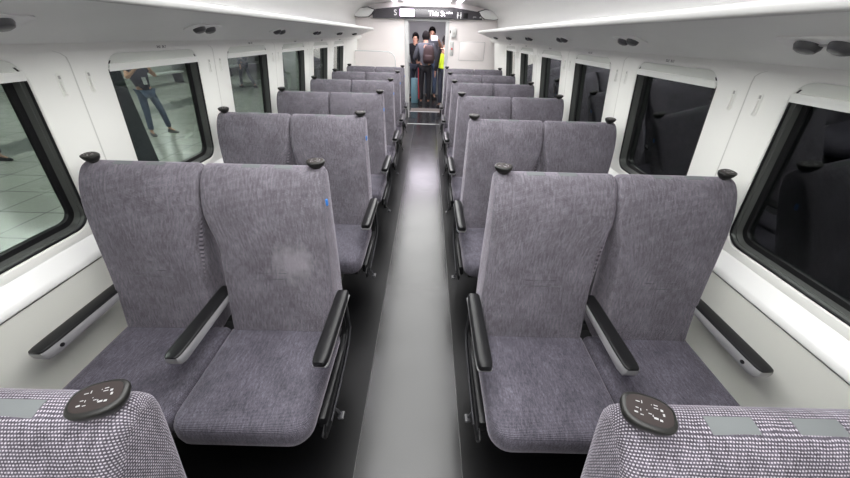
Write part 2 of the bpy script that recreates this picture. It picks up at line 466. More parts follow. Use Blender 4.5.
# floor
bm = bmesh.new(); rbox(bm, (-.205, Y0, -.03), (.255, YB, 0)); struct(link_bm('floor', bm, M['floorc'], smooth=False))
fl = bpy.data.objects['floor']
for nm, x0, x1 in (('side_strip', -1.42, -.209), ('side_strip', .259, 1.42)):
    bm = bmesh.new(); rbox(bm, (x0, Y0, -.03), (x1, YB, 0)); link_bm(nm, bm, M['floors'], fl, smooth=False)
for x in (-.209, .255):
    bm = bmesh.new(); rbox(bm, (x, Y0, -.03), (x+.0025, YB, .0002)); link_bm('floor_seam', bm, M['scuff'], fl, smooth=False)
for y in (7.05,):
    bm = bmesh.new(); rbox(bm, (-.36, y, 0), (.38, y+.05, .004), .002); tag(link_bm('floor_strip', bm, M['lip']), 'pale metal strip across the aisle floor before the doorway', 'floor strip')

# ceiling : central light tray with strips either side
bm = bmesh.new()
def pstrip(bm, pr, y0, y1, mi=0):
    a = [bm.verts.new((x, y0, z)) for x, z in pr]; b = [bm.verts.new((x, y1, z)) for x, z in pr]
    for i in range(len(pr)-1): bm.faces.new((a[i], a[i+1], b[i+1], b[i])).material_index = mi
for s in (-1, 1):
    pstrip(bm, [(s*.66, 2.13), (s*.655, 2.15), (s*.56, 2.15), (s*.555, 2.13), (s*.45, 2.13), (s*.44, 2.16)], Y0, Y1)
pstrip(bm, [(-.44, 2.16), (.44, 2.16)], Y0, Y1)
struct(link_bm('ceiling', bm, M['ceil'], smooth=False))
for s, nm in ((-1, 'left'), (1, 'right')):
    bm = bmesh.new(); rbox(bm, (s*.607-.045, Y0+.05, 2.135), (s*.607+.045, YB-.03, 2.149), .004)
    tag(link_bm('ceiling_strip_light', bm, M['strip']), 'long violet-white strip light along the %s edge of the ceiling panel' % nm, 'strip light', 'ceiling strip lights')
bm = bmesh.new(); rbox(bm, (-.42, Y0+.05, 2.135), (.42, YB-.03, 2.155), .006)
tag(link_bm('ceiling_light_panel', bm, M['panel']), 'broad white luminous ceiling panel above the aisle', 'ceiling light')
# unseen wall added behind the viewpoint to close the shell for lighting
bm = bmesh.new(); rbox(bm, (-1.46, Y0-.04, 0), (1.46, Y0, 2.16)); struct(link_bm('wall_rear_added', bm, M['wall'], smooth=False))

# ------------------------------------------------------------------ luggage racks
LX, LZ = .92, 1.665
for s, nm in ((-1, 'left'), (1, 'right')):
    y0, y1 = Y0+.01, 6.72
    root = empty('luggage_rack', (s*1.1, (y0+y1)/2, 1.597)); off = root.location
    tag(root, 'long grey overhead luggage rack along the %s wall' % nm, 'luggage rack', 'overhead luggage racks')
    bm = bmesh.new()
    prism(bm, [(s*(1.298)-off.x, 1.531-off.z), (s*1.1-off.x, 1.597-off.z), (s*(LX+.02)-off.x, 1.652-off.z), (s*(LX+.02)-off.x, 1.672-off.z), (s*1.1-off.x, 1.622-off.z), (s*1.298-off.x, 1.558-off.z)], y0-off.y, y1-off.y)
    link_bm('shelf', bm, M['rack'], root, smooth=False)
    bm = bmesh.new()
    prism(bm, [(s*(LX+.022)-off.x, 1.650-off.z), (s*(LX+.008)-off.x, 1.652-off.z), (s*LX-off.x, 1.660-off.z), (s*LX-off.x, 1.682-off.z), (s*(LX+.006)-off.x, 1.688-off.z), (s*(LX+.022)-off.x, 1.686-off.z)], y0-off.y, y1+.01-off.y)
    link_bm('front_edge', bm, M['lip'], root, angle=60)
    bm = bmesh.new()
    prism(bm, [(s*(LX+.0225)-off.x, 1.688-off.z), (s*(LX+.0225)-off.x, 1.674-off.z), (s*(LX+.03)-off.x, 1.674-off.z), (s*(LX+.03)-off.x, 1.688-off.z)], y0-off.y, y1-off.y)
    link_bm('edge_seam', bm, M['groove'], root, smooth=False)
    # reading lamps under the rack
    ang = math.atan2(1.597-1.531, 1.298-1.1)
    for k in range(6):
        yc = .985+P*k
        r = empty('reading_lamp', (s*1.1, yc, 1.5965)); r.rotation_euler = (0, s*ang, 0)
        tag(r, 'pair of dark oval reading lamps under the %s rack, %s pair from the camera' % (nm, ORD[k]), 'reading lamp', 'reading lamps under the racks')
        bm = bmesh.new()
        rr = [[(x, y, z) for x, y in rrect(0, 0, .040-e, .125-e, .02, 4)] for z, e in ((0.0, 0), (-.004, 0), (-.006, .003))]
        loft(bm, rr); link_bm('mounting_plate', bm, M['rack'], r)
        for dy in (-.045, .045):
            bm = bmesh.new()
            lathe(bm, [(.030, -.006), (.030, -.012), (.024, -.022), (.014, -.026), (.001, -.026)], (0, dy, 0), 18, 1.0, 1.05)
            link_bm('lamp', bm, M['lamp'], r)
        bm = bmesh.new(); rbox(bm, (-.006, -.016, -.009), (.006, .016, -.0055), .002); link_bm('switch', bm, M['silver'], r)
    # seat number lettering above each window
    nums = ['34.E  36.T', '30.E  32.T', '26.E  28.T', '22.E  24.T', '18.E  20.T', '14.E  16.T'] if s < 0 else ['33.E  35.T', '31.E  33.T', '27.E  29.T', '23.E  25.T', '19.E  21.T', '15.E  17.T']
    for k in range(1, NW):
        z = 1.5065; x = 1.3265
        n = Vector((-s*.985, 0, -.17)).normalized()
        uu = Vector((0, 1, 0)) if s < 0 else Vector((0, -1, 0))
        vv = n.cross(uu)
        Mx = Matrix(((uu.x, vv.x, n.x, s*x + n.x*.0022), (uu.y, vv.y, n.y, wyc(k)+.03), (uu.z, vv.z, n.z, z + n.z*.002), (0, 0, 0, 1)))
        t = text_mesh('seat_number', nums[k-1], .017, M['ink'], None, Mx)
        tag(t, 'tiny dark seat number lettering above the %s window of the %s wall' % (ORD[k], nm), 'lettering', 'seat numbers above the windows')
    # coat hooks : two on every pillar
    for k in range(-0, 5):
        for dy, side in ((-.062, 'near'), (.062, 'far')):
            yc = wyc(k)+P/2+dy; zc = 1.392
            nrm = wnorm(s)
            r = empty('coat_hook', Vector((s*wx(zc), yc, zc)))
            lean = math.atan2(WX0-WX1, .70)
            r.rotation_euler = (0, -s*lean, 0)
            tag(r, 'white folding coat hook on the %s wall, %s side of the %s pillar' % (nm, side, ORD[k]), 'coat hook', 'coat hooks on the window pillars')
            bm = bmesh.new()
            rr = [[(-s*d, y, z) for y, z in rrect(0, 0, .011-e, .042-e, .0105-e, 5)] for d, e in ((0.0003, 0), (.0022, 0), (.003, .0015), (.003, .003), (.0012, .0035))]
            loft(bm, rr); link_bm('hook_plate', bm, M['wall'], r)
            bm = bmesh.new(); rbox(bm, (min(-s*.0034, -s*.0012), -.004, .022), (max(-s*.0034, -s*.0012), .004, .034), .0005, 1); link_bm('slot', bm, M['groove'], r)
            bm = bmesh.new(); tube(bm, [(-s*.004, 0, .018), (-s*.0055, 0, -.01), (-s*.007, 0, -.028), (-s*.010, 0, -.034)], .0035, 8); link_bm('hook', bm, M['wall'], r)

# ------------------------------------------------------------------ seats
# profile of a backrest in (y, z), y relative to the grip, going round from front bottom
_FR = [(-.235, .375), (-.245, .42), (-.225, .50), (-.198, .60), (-.172, .70), (-.147, .80), (-.122, .90), (-.098, .98), (-.076, 1.03), (-.056, 1.065), (-.034, 1.092), (-.012, 1.108), (.012, 1.114), (.032, 1.108), (.046, 1.09), (.050, 1.06), (.040, .98), (.018, .85), (-.008, .70), (-.045, .50), (-.075, .385)]
FR = [(y, z+.014*max(0, (z-.4)/.7)) for y, z in _FR]
def densify(pts, m=2):
    out = []; n = len(pts)
    for i in range(n):
        p0, p1, p2, p3 = pts[i-1], pts[i], pts[(i+1) % n], pts[(i+2) % n]
        for j in range(m):
            t = j/m
            q = [.5*((2*p1[d]) + (-p0[d]+p2[d])*t + (2*p0[d]-5*p1[d]+4*p2[d]-p3[d])*t*t + (-p0[d]+3*p1[d]-3*p2[d]+p3[d])*t**3) for d in (0, 1)]
            out.append(tuple(q))
    return out
PROF = densify(FR, 2)
def pnorms(pr):
    out = []
    n = len(pr)
    for i in range(n):
        a, b = pr[i-1], pr[(i+1) % n]
        d = Vector((b[0]-a[0], b[1]-a[1])).normalized()
        out.append(Vector((-d.y, d.x)))      # outward for this winding
    return out
PN = pnorms(PROF)
cs = Vector((sum(p[0] for p in PROF)/len(PROF), sum(p[1] for p in PROF)/len(PROF)))
if sum((Vector(p)-cs).dot(n) for p, n in zip(PROF, PN)) < 0: PN = [-n for n in PN]
ARC = [0.0]
for a, b in zip(PROF, PROF[1:]): ARC.append(ARC[-1] + (Vector(b)-Vector(a)).length)
def sstep(a, b, t):
    t = max(0, min(1, (t-a)/(b-a))); return t*t*(3-2*t)
def backrest_bm(xo, xi, d, flare=.018):
    """xo = edge on the unit's outer side (straight), xi = edge at the middle of the pair (head wider than the waist);
    d = +1 when xi > xo"""
    bm = bmesh.new(); uvl = bm.loops.layers.uv.new('UVMap')
    r = .022
    sl = []
    for a in (0, 22.5, 45, 67.5, 90):
        a = math.radians(a); sl.append((r*(1-math.sin(a)), r*(1-math.cos(a)) if False else r*(1-math.sin(a))))
    left = [(r*(1-math.cos(math.radians(a))), r*(1-math.sin(math.radians(a)))) for a in (0, 25, 50, 70, 90)]
    W = abs(xi-xo)
    slices = [(e, i_) for e, i_ in left] + [(W*t, 0) for t in (.2, .35, .5, .65, .8)] + [(W-e, i_) for e, i_ in left[::-1]]
    rings = []
    for e, ins in slices:
        t = e/W; ring = []
        for (y, z), n in zip(PROF, PN):
            waist = .042*(1-sstep(.80, .98, z))
            xo_ = xo - d*flare*(1-sstep(.45, 1.1, z))
            x = xo_ + (xi - d*waist - xo_)*t
            yy, zz = y - n.x*ins, z - n.y*ins
            # gentle dish across the width on the front face, domed at the head
            dish = .006*(1-(2*t-1)**2)*(1 if n.x < -.3 else 0)*(1 if z > .8 else -.6)
            ring.append(((x, yy-dish, zz), (x, zz)))
        rings.append(ring)
    V = [[bm.verts.new(p[0]) for p in ring] for ring in rings]
    n = len(PROF)
    ns = len(slices)
    UU = [0.0]
    for (e0, i0), (e1, i1) in zip(slices, slices[1:]): UU.append(UU[-1]+math.hypot(e1-e0, i1-i0))
    for a in range(ns-1):
        side = False
        for i in range(n):
            j = (i+1) % n
            f = bm.faces.new((V[a][i], V[a][j], V[a+1][j], V[a+1][i]))
            for l, (aa, ii) in zip(f.loops, ((a, i), (a, j), (a+1, j), (a+1, i))):
                co = V[aa][ii].co
                if side: l[uvl].uv = (co.y, co.z)
                else: l[uvl].uv = (xo + d*UU[aa], ARC[ii] if not (i == n-1 and ii == 0) else ARC[-1]+.01)
    for ring in (V[0], V[-1]):
        f = bm.faces.new(ring)
        for l in f.loops: l[uvl].uv = (l.vert.co.y, l.vert.co.z)
    bmesh.ops.triangulate(bm, faces=[f for f in bm.faces if len(f.verts) > 4])
    return bm
def cushion_bm(x0, x1):
    bm = bmesh.new(); uvl = bm.loops.layers.uv.new('UVMap')
    cx = (x0+x1)/2; hx = abs(x1-x0)/2; y0, y1 = -.685, -.205
    cy = (y0+y1)/2; hy = (y1-y0)/2
    lv = [(.335, .04), (.330, .03), (.334, .012), (.345, .003), (.375, 0), (.405, .002), (.420, .008), (.430, .018), (.436, .035), (.440, .07), (.443, .11)]
    def ring(ins, z):
        pts = []
        hxx, hyy = hx-ins, hy-ins
        for sx, sy, a0 in ((1, 1, 0), (-1, 1, 90), (-1, -1, 180), (1, -1, 270)):
            r = max(.006, (.075 if sy < 0 else .02)-ins*.6)
            for k in range(7):
                a = math.radians(a0+15*k)
                pts.append((cx+sx*(hxx-r)+r*math.cos(a), cy+sy*(hyy-r)+r*math.sin(a) + (.0), z))
        # front face leans back slightly towards the bottom
        return [(x, y + (.43-z)*.25*(1 if y < cy else 0)*0 - (0.0 if y > cy else 0), z) for x, y, z in pts]
    rings = [ring(i_, z) for z, i_ in lv]
    V = loft(bm, rings, cap0=True, cap1=True)
    for f in bm.faces:
        nn = f.normal if f.normal.length else Vector((0, 0, 1)); f.normal_update(); nn = f.normal
        for l in f.loops:
            c = l.vert.co
            if abs(nn.z) > .6: l[uvl].uv = (c.x, c.y)
            elif abs(nn.x) > abs(nn.y): l[uvl].uv = (c.y, c.z)
            else: l[uvl].uv = (c.x, c.z)
    bmesh.ops.triangulate(bm, faces=[f for f in bm.faces if len(f.verts) > 4])
    return bm
def patch_bm(xa, xb):
    """flat patch that follows the top front of the backrest"""
    bm = bmesh.new()
    idx_ = [i for i, (y, z) in enumerate(PROF) if -.026 < y < .018 and z > 1.06]
    rows = []
    for i in idx_:
        p = Vector(PROF[i]); n = PN[i]
        rows.append([(xa, p.x+n.x*.0012, p.y+n.y*.0012), (xb, p.x+n.x*.0012, p.y+n.y*.0012), (xb, p.x-n.x*.001, p.y-n.y*.001), (xa, p.x-n.x*.001, p.y-n.y*.001)])
    loft(bm, rows)
    return bm
def seam_bm(xa, xb, z, mi=0):
    bm = bmesh.new()
    # stitched seam on the front face at height z
    best = min(range(len(PROF)//2), key=lambda i: abs(PROF[i][1]-z) if PN[i].x < 0 else 9)
    a, b = PROF[best], PROF[best+1]
    t = (z-a[1])/(b[1]-a[1]+1e-9); y = a[0]+(b[0]-a[0])*t
    n = PN[best]
    pts = []
    for k in range(7):
        x = xa+(xb-xa)*k/6
        w = (k/3-1)
        pts.append((x, y+n.x*.001-.0045*(1-.15*w*w), z+.002*w*w))
    tube(bm, pts, .0008, 5)
    return bm
def grip_parts(par, x, sgn):
    """mushroom grip on the corner of the backrest: stem, domed body and a slanted face with raised marks"""
    Rm = Matrix.Translation((x, .004, 1.124)) @ Matrix.Rotation(math.radians(-sgn*22), 4, 'Z') @ Matrix.Rotation(math.radians(7), 4, 'X') @ Matrix.Scale(.88, 4)
    bm = bmesh.new()
    def sup(rx, ry, z, n=28, e=2.6):
        out = []
        for k in range(n):
            a = 2*PI*k/n; c, s_ = math.cos(a), math.sin(a)
            out.append(Rm @ Vector((rx*math.copysign(abs(c)**(2/e), c), ry*math.copysign(abs(s_)**(2/e), s_), z)))
        return out
    loft(bm, [sup(.016, .013, -.012), sup(.018, .015, .002), sup(.026, .020, .008), sup(.036, .027, .018), sup(.0405, .0305, .028), sup(.041, .031, .033), sup(.039, .029, .0365), sup(.0345, .0248, .038)])
    g = link_bm('grip', bm, M['grip'], par, angle=60)
    bm = bmesh.new()
    loft(bm, [sup(.0340, .0243, .0375), sup(.0338, .0241, .0384)])
    f = link_bm('grip_face', bm, M['gripface'], g)
    bm = bmesh.new()
    rnd = random.Random(3)
    marks = [(-.016, .010, .004, .0008), (-.010, .011, .0008, .003), (.004, .011, .0008, .0008), (.010, .012, .004, .0008), (.010, .007, .0045, .0008), (.018, .006, .0025, .002), (.020, -.001, .002, .0025),
             (-.018, -.002, .003, .0008), (-.013, -.004, .0008, .0022), (-.004, -.001, .0008, .0008), (.0, -.006, .003, .0008), (.004, -.008, .0008, .002), (-.020, -.010, .0035, .0015), (-.012, -.012, .003, .0008), (.008, -.011, .0042, .0018), (.015, -.012, .0028, .0018)]
    for mx_, my_, a, b in marks:
        rbox(bm, (mx_-a/1.4, my_-b/1.2, .0382), (mx_+a/1.4, my_+b/1.2, .0388), 0, M4=Rm)
    link_bm('marking', bm, M['silver'], g, smooth=False)
    return g
def arm_bm(kind):
    """returns (pad, body) meshes; arm runs along y from 0 (rear) to -.40 (front), centred on x=0, top at z=0"""
    L_ = .385; w = .029
    pad = bmesh.new(); body = bmesh.new()
    ys = [0, -.01, -.05, -.2, -.325, -.362, -.378, -L_]
    ws = [.85, .95, 1, 1, 1, .96, .84, .6]
    ht = {'aisle': .024, 'mid': .009, 'wall': .011}[kind]
    rings = []
    for y, k in zip(ys, ws):
        ww = w*k
        rings.append([(ww, y, -ht), (ww, y, -ht*.45), (ww*.93, y, -ht*.18), (ww*.7, y, 0), (-ww*.7, y, 0), (-ww*.93, y, -ht*.18), (-ww, y, -ht*.45), (-ww, y, -ht)])
    loft(pad, rings)
    rings = []
    ys2 = [-.004, -.02, -.10, -.25, -.35, -.375, -.384]
    hs = ([.034, .036, .040, .044, .046, .042, .030] if kind == 'aisle' else [.040, .044, .050, .054, .056, .050, .034])
    for y, h in zip(ys2, hs):
        ww = w*(1.0 if y > -.36 else (.93 if y > -.38 else .75))
        rings.append([(ww*.99, y, -ht+.0005), (ww*1.04, y, -ht-.004), (ww*1.0, y, -h+.008), (ww*.75, y, -h), (-ww*.75, y, -h), (-ww*1.0, y, -h+.008), (-ww*1.04, y, -ht-.004), (-ww*.99, y, -ht+.0005)])
    loft(body, rings)
    return pad, body

def seat_pair(s):
    """s = -1 left of the aisle, +1 right; unit origin on the floor under the grips, x = 0.81 s"""
    cx = .81*s
    root = empty('double_seat', (cx, 0, 0))
    def X(ax): return s*ax - cx          # absolute |x| to local
    specs = [('aisle', .343, .838, .575), ('window', 1.322, .845, 1.09)]
    for nm, xo, xi, xm in specs:
        d = 1 if X(xi) > X(xo) else -1
        b = link_bm('backrest', backrest_bm(X(xo), X(xi), d, .018 if nm == 'aisle' else -.042), M['fabric'], root, angle=70)
        for off in ((-.065, .065)):
            c_ = X(xm)+off
            link_bm('fabric_patch', patch_bm(c_-.036, c_+.036), M['velcro'], b)
        for z, wd, sh in ((.715, .070, -.008), (.690, .088, 0)):
            c_ = X(xm)+sh
            link_bm('stitching', seam_bm(c_-wd, c_+wd, z), M['lamp'] if z > .7 else M['velcro'], b)
        grip_parts(b, X(.378 if nm == 'aisle' else 1.275), s if nm == 'aisle' else -s)
        # hard shell behind the backrest
        bm = bmesh.new()
        rr = []
        for t in (0, 1):
            x = X(xo)+(X(xi)-X(xo))*(.10+.80*t)
            rr.append([(x, .051, 1.05), (x, .060, 1.04), (x, .040, .93), (x, .010, .75), (x, -.035, .50), (x, -.068, .36), (x, -.080, .36), (x, -.050, .50), (x, -.010, .70), (x, .028, .93)])
        loft(bm, rr); link_bm('back_shell', bm, M['lamp'], root)
    for x0, x1 in ((.318, .815), (.820, 1.30)):
        bm = cushion_bm(X(x0), X(x1)); link_bm('seat_cushion', bm, M['cushion'], root, angle=60)
        xa, xb = sorted((X(x0), X(x1)))
        bm = bmesh.new(); rbox(bm, (xa+.03, -.62, .285), (xb-.03, -.09, .331), .01); link_bm('seat_pan', bm, M['black'], root)
    # arms
    for kind, ax, zt in (('aisle', .299, .598), ('mid', .824, .605), ('wall', 1.300, .614)):
        pad, body = arm_bm(kind)
        x = X(ax); yr = -.135
        for bmx in (pad, body):
            for v in bmx.verts: v.co += Vector((x, yr, zt))
        a = link_bm('armrest', body, M['silver'], root, angle=40)
        link_bm('arm_pad', pad, M['pad'], a, angle=50)
        if kind == 'aisle':
            bm = bmesh.new()
            xs = x - s*.004
            tube(bm, [(xs, -.15, .565), (xs, -.145, .45), (xs, -.15, .37), (xs, -.19, .325), (xs, -.30, .298), (xs, -.46, .278), (xs, -.56, .27), (xs, -.605, .28), (xs, -.615, .302), (xs, -.59, .32)], [.020, .021, .021, .022, .023, .023, .023, .021, .017, .010], 10, flat=.5)
            link_bm('side_frame', bm, M['black'], root)
            bm = bmesh.new()
            rbox(bm, (min(xs, x+s*.03), -.58, .275), (max(xs, x+s*.03), -.16, .34), .01)
            link_bm('side_cover', bm, M['black'], root)
            bm = bmesh.new()
            tube(bm, [(xs+s*.004-s*.010, -.155, .50), (xs-s*.014, -.155, .38), (xs-s*.014, -.22, .33), (xs-s*.014, -.40, .30), (xs-s*.014, -.56, .29)], .004, 6)
            link_bm('side_trim', bm, M['lamp'], root)
            bm = bmesh.new()
            xq = xs - s*.035
            tube(bm, [(xs+s*.03, -.46, .22), (xs, -.46, .19), (xs-s*.012, -.465, .168)], .006, 6)
            rbox(bm, (min(xs-s*.004, xs-s*.030), -.485, .158), (max(xs-s*.004, xs-s*.030), -.45, .170), .004)
            link_bm('pedal', bm, M['lamp'], root)
            # blue seat tag on the side of the aisle backrest
        elif kind == 'mid':
            bm = bmesh.new()
            rbox(bm, (x-.018, -.15, .535), (x+.018, -.105, .575), .006)
            link_bm('arm_hinge', bm, M['black'], root)
        else:
            bm = bmesh.new()
            rbox(bm, (x-.010, -.175, .32), (x+.010, -.125, .562), .006)
            rbox(bm, (min(x+.008, x-s*.05), -.175, .32), (max(x+.008, x-s*.05), -.125, .345), .004)
            link_bm('arm_bracket', bm, M['black'], root)
            bm = bmesh.new()
            rr = []
            xx = x - s*.0288
            for e, rad in ((0, .008), (.003, .008), (.004, .006)):
                rr.append([(xx-s*e, yr-.325+rad*math.cos(2*PI*k/16), zt-.030+rad*math.sin(2*PI*k/16)) for k in range(16)])
            loft(bm, rr); link_bm('recline_button', bm, M['black'], a)
    bm = bmesh.new()
    if True:
        xe = X(.340) if s < 0 else X(1.316)
        rbox(bm, (min(xe-.004, xe+.006), -.058, .985), (max(xe-.004, xe+.006), -.046, 1.012), .001)
        link_bm('blue_tag', bm, M['blue'], root)
    # underframe and pedestal
    bm = bmesh.new()
    rbox(bm, (-.44, -.55, .235), (.44, -.15, .286), .012)
    link_bm('underframe', bm, M['black'], root)
    bm = bmesh.new()
    prism(bm, [(-.50, .0), (-.20, .0), (-.24, .03), (-.26, .236), (-.44, .236), (-.46, .03)], -.26, .26, 'x')
    link_bm('pedestal', bm, M['black'], root)
    return root
ROW0 = math.radians(4)
GR = 'grey double seats in rows either side of the aisle'
LBL = {
 -1: ['speckled grey double seat in the bottom left corner, only its top showing',
      'grey double seat in the nearest full left row, pale worn mark on its backrest',
      'grey double seat left of the aisle, third row from the camera',
      'grey double seat left of the aisle, fourth row from the camera',
      'grey double seat left of the aisle, fifth row from the camera',
      'grey double seat left of the aisle, sixth row from the camera',
      'grey double seat left of the aisle, farthest row by the curved partition'],
 1: ['speckled grey double seat at the bottom right corner, top of its backrests showing',
      'grey double seat on the right in the nearest fully visible row, both cushions in view',
      'grey double seat right of the aisle, third row from the camera',
      'grey double seat right of the aisle, fourth row from the camera',
      'grey double seat right of the aisle, fifth row from the camera',
      'grey double seat right of the aisle, sixth row from the camera',
      'grey double seat right of the aisle, farthest row before the end wall']}
for s in (-1, 1):
    proto = seat_pair(s)
    for r in range(7):
        o = proto if r == 0 else copy_tree(proto)
        o.location = ((.81 if r else .828)*s, (.26 if r else .208)+P*r, 0)
        tag(o, LBL[s][r], 'train seat', GR)
        if s < 0 and r == 1:
            for ch in o.children:
                if ch.name.startswith('backrest') and len(ch.children) and min(v.co.x for v in ch.data.vertices) > -.1:
                    ch.data = ch.data.copy(); ch.data.materials[0] = M['fabric_worn']
    for ch in proto.children:      # nearest pair is reclined a little further
        if ch.name.startswith('back'):
            py, pz = -.20, .42
            ch.matrix_basis = Matrix.Translation((0, py, pz)) @ Matrix.Rotation(-ROW0, 4, 'X') @ Matrix.Translation((0, -py, -pz))

# ------------------------------------------------------------------ end wall, doorway, display
DW0, DW1, DZ = -.385, .405, 1.83
bm = bmesh.new()
rbox(bm, (-1.46, YB, 0), (DW0, YB+.06, 2.16)); rbox(bm, (DW1, YB, 0), (1.46, YB+.06, 2.16)); rbox(bm, (DW0, YB, DZ), (DW1, YB+.06, 2.16))
struct(link_bm('wall_end', bm, M['endwall'], smooth=False))
bm = bmesh.new()
rbox(bm, (DW0-.045, YB-.02, 0), (DW0+.02, YB+.09, DZ+.0), .005); rbox(bm, (DW1-.02, YB-.02, 0), (DW1+.045, YB+.09, DZ), .005); rbox(bm, (DW0-.045, YB-.02, DZ-.0), (DW1+.045, YB+.09, DZ+.035), .005)
struct(link_bm('door_1', bm, M['rail'], smooth=False))
bm = bmesh.new(); rbox(bm, (-.44, YB+.10, 0), (-.345, YB+.13, 1.80), .004)
dl = link_bm('sliding_door', bm, M['vest_wall'], bpy.data.objects['door_1'], smooth=False)
bm = bmesh.new(); tube(bm, [(-.36, YB+.09, .85), (-.36, YB+.07, .87), (-.36, YB+.07, 1.12), (-.36, YB+.09, 1.14)], .009, 8); link_bm('door_handle', bm, M['chrome'], bpy.data.objects['door_1'])
# vestibule beyond
VY = 11.2
bm = bmesh.new(); rbox(bm, (-.80, YB, -.03), (.80, VY, 0)); f2 = link_bm('floor_vestibule', bm, M['floorc'], smooth=False); struct(f2)
bm = bmesh.new(); rbox(bm, (-.36, 8.43, 0), (.38, 8.82, .004)); tag(link_bm('threshold_mat', bm, M['mat'], smooth=False), 'brownish mat on the vestibule floor between the metal strip and the people', 'mat')
bm = bmesh.new(); rbox(bm, (-.38, 8.35, 0), (.40, 8.41, .005), .002); tag(link_bm('floor_strip', bm, M['lip']), 'pale metal strip on the vestibule floor past the doorway', 'floor strip')
bm = bmesh.new(); rbox(bm, (-.86, YB+.06, 0), (-.80, VY, 2.1)); struct(link_bm('wall_vestibule_left', bm, M['vest_wall'], smooth=False))
bm = bmesh.new(); rbox(bm, (.80, YB+.06, 0), (.86, VY, 2.1)); struct(link_bm('wall_vestibule_right', bm, M['vest_wall'], smooth=False))
bm = bmesh.new(); rbox(bm, (-.86, VY, 0), (.86, VY+.06, 2.1)); struct(link_bm('wall_vestibule_back', bm, M['vest_wall'], smooth=False))
bm = bmesh.new(); rbox(bm, (-.86, YB+.06, 2.1), (.86, VY+.06, 2.15)); struct(link_bm('ceiling_vestibule', bm, M['ceil'], smooth=False))
bm = bmesh.new(); rbox(bm, (-.45, 7.9, 2.075), (.45, 9.9, 2.099), .005); tag(link_bm('vestibule_light', bm, M['vlight']), 'broad violet-white ceiling light just beyond the doorway', 'ceiling light')

# dark display fascia across the end wall
root = empty('passenger_display', (0, YB-.08, 1.87))
tag(root, 'dark grey display fascia above the doorway with lit text', 'display')
def rel(bm, o):
    for v in bm.verts: v.co -= o.location
bm = bmesh.new()
prism(bm, [(-1.04, 1.857), (1.08, 1.875), (1.02, 1.985), (.98, 2.00), (.58, 2.05), (.50, 2.06), (-.48, 2.06), (-.56, 2.045), (-1.0, 2.0), (-1.05, 1.97)], YB-.08, YB-.001)
rel(bm, root); link_bm('fascia', bm, M['dark'], root, smooth=False)
bm = bmesh.new(); rbox(bm, (-.47, YB-.11, 1.885), (.50, YB-.08, 2.015), .008); rel(bm, root); scr = link_bm('screen', bm, M['screen'], root)
bm = bmesh.new(); rbox(bm, (-.51, YB-.116, 1.895), (-.235, YB-.1105, 2.012), .003); rel(bm, root); link_bm('lit_square', bm, M['purple'], root)
def face_text(body, size, x, y, z, mat, nm='lettering'):
    Mx = Matrix(((1, 0, 0, x), (0, 0, -1, y), (0, 1, 0, z), (0, 0, 0, 1)))
    o = text_mesh(nm, body, size, mat, root, Matrix.Translation(-root.location) @ Mx, .001, size*.006)
    return o
face_text('S', .13, -.60, YB-.083, 1.950, M['white'])
face_text('This St', .115, .20, YB-.112, 1.950, M['text'])
face_text('ation', .06, .44, YB-.112, 1.972, M['text'])
# restroom pictogram, dark card and small icons
bm = bmesh.new()
for dx in (-.03, .03):
    lathe(bm, [(.001, 0), (.012, .004), (.012, .016), (.001, .02)], (.63+dx, YB-.084, 1.965), 8)
    rbox(bm, (.63+dx-.014, YB-.085, 1.915), (.63+dx+.014, YB-.081, 1.962), .002, 1)
    rbox(bm, (.63+dx-.009, YB-.085, 1.885), (.63+dx+.009, YB-.081, 1.915), .002, 1)
rbox(bm, (.61, YB-.085, 1.93), (.65, YB-.081, 1.937))
rel(bm, root); link_bm('restroom_symbol', bm, M['white'], root)
bm = bmesh.new(); rbox(bm, (.71, YB-.084, 1.89), (.80, YB-.081, 1.975), .002); rel(bm, root); link_bm('sensor_window', bm, M['black'], root)
bm = bmesh.new(); rbox(bm, (.90, YB-.084, 1.913), (.96, YB-.081, 1.921)); rbox(bm, (.90, YB-.084, 1.90), (.907, YB-.081, 1.92)); lathe(bm, [(.001, 0), (.016, .006), (.016, .022), (.001, .028)], (1.04, YB-.084, 1.897), 10); rel(bm, root); link_bm('symbol', bm, M['white'], root)
# rounded white end covers of the fascia
for s, nm in ((-1, 'left'), (1, 'right')):
    bm = bmesh.new()
    z0 = .012 if s > 0 else 0
    poly = [(1.385, 1.90), (1.37, 1.96), (1.30, 2.00), (1.12, 2.02), (1.0, 1.985), (1.06, 1.915), (1.12, 1.875), (1.30, 1.865), (1.36, 1.875)]
    poly = [(s*x, z+z0) for x, z in poly]
    cxp = sum(p[0] for p in poly)/len(poly); czp = sum(p[1] for p in poly)/len(poly)
    def rg(k, y): return [(cxp+(x-cxp)*k, y, czp+(z-czp)*k) for x, z in poly]
    loft(bm, [rg(1.13, YB-.10), rg(1.13, YB-.13), rg(1.10, YB-.136), rg(1.0, YB-.136)], mi=1)
    loft(bm, [rg(1.0, YB-.13), rg(1.0, YB-.145), rg(.97, YB-.158), rg(.9, YB-.162)])
    rr = link_bm('fascia_cover', bm, [M['sill'], M['dark']], angle=40)
    tag(rr, 'white rounded cover at the %s end of the dark display fascia' % nm, 'cover', 'fascia end covers')
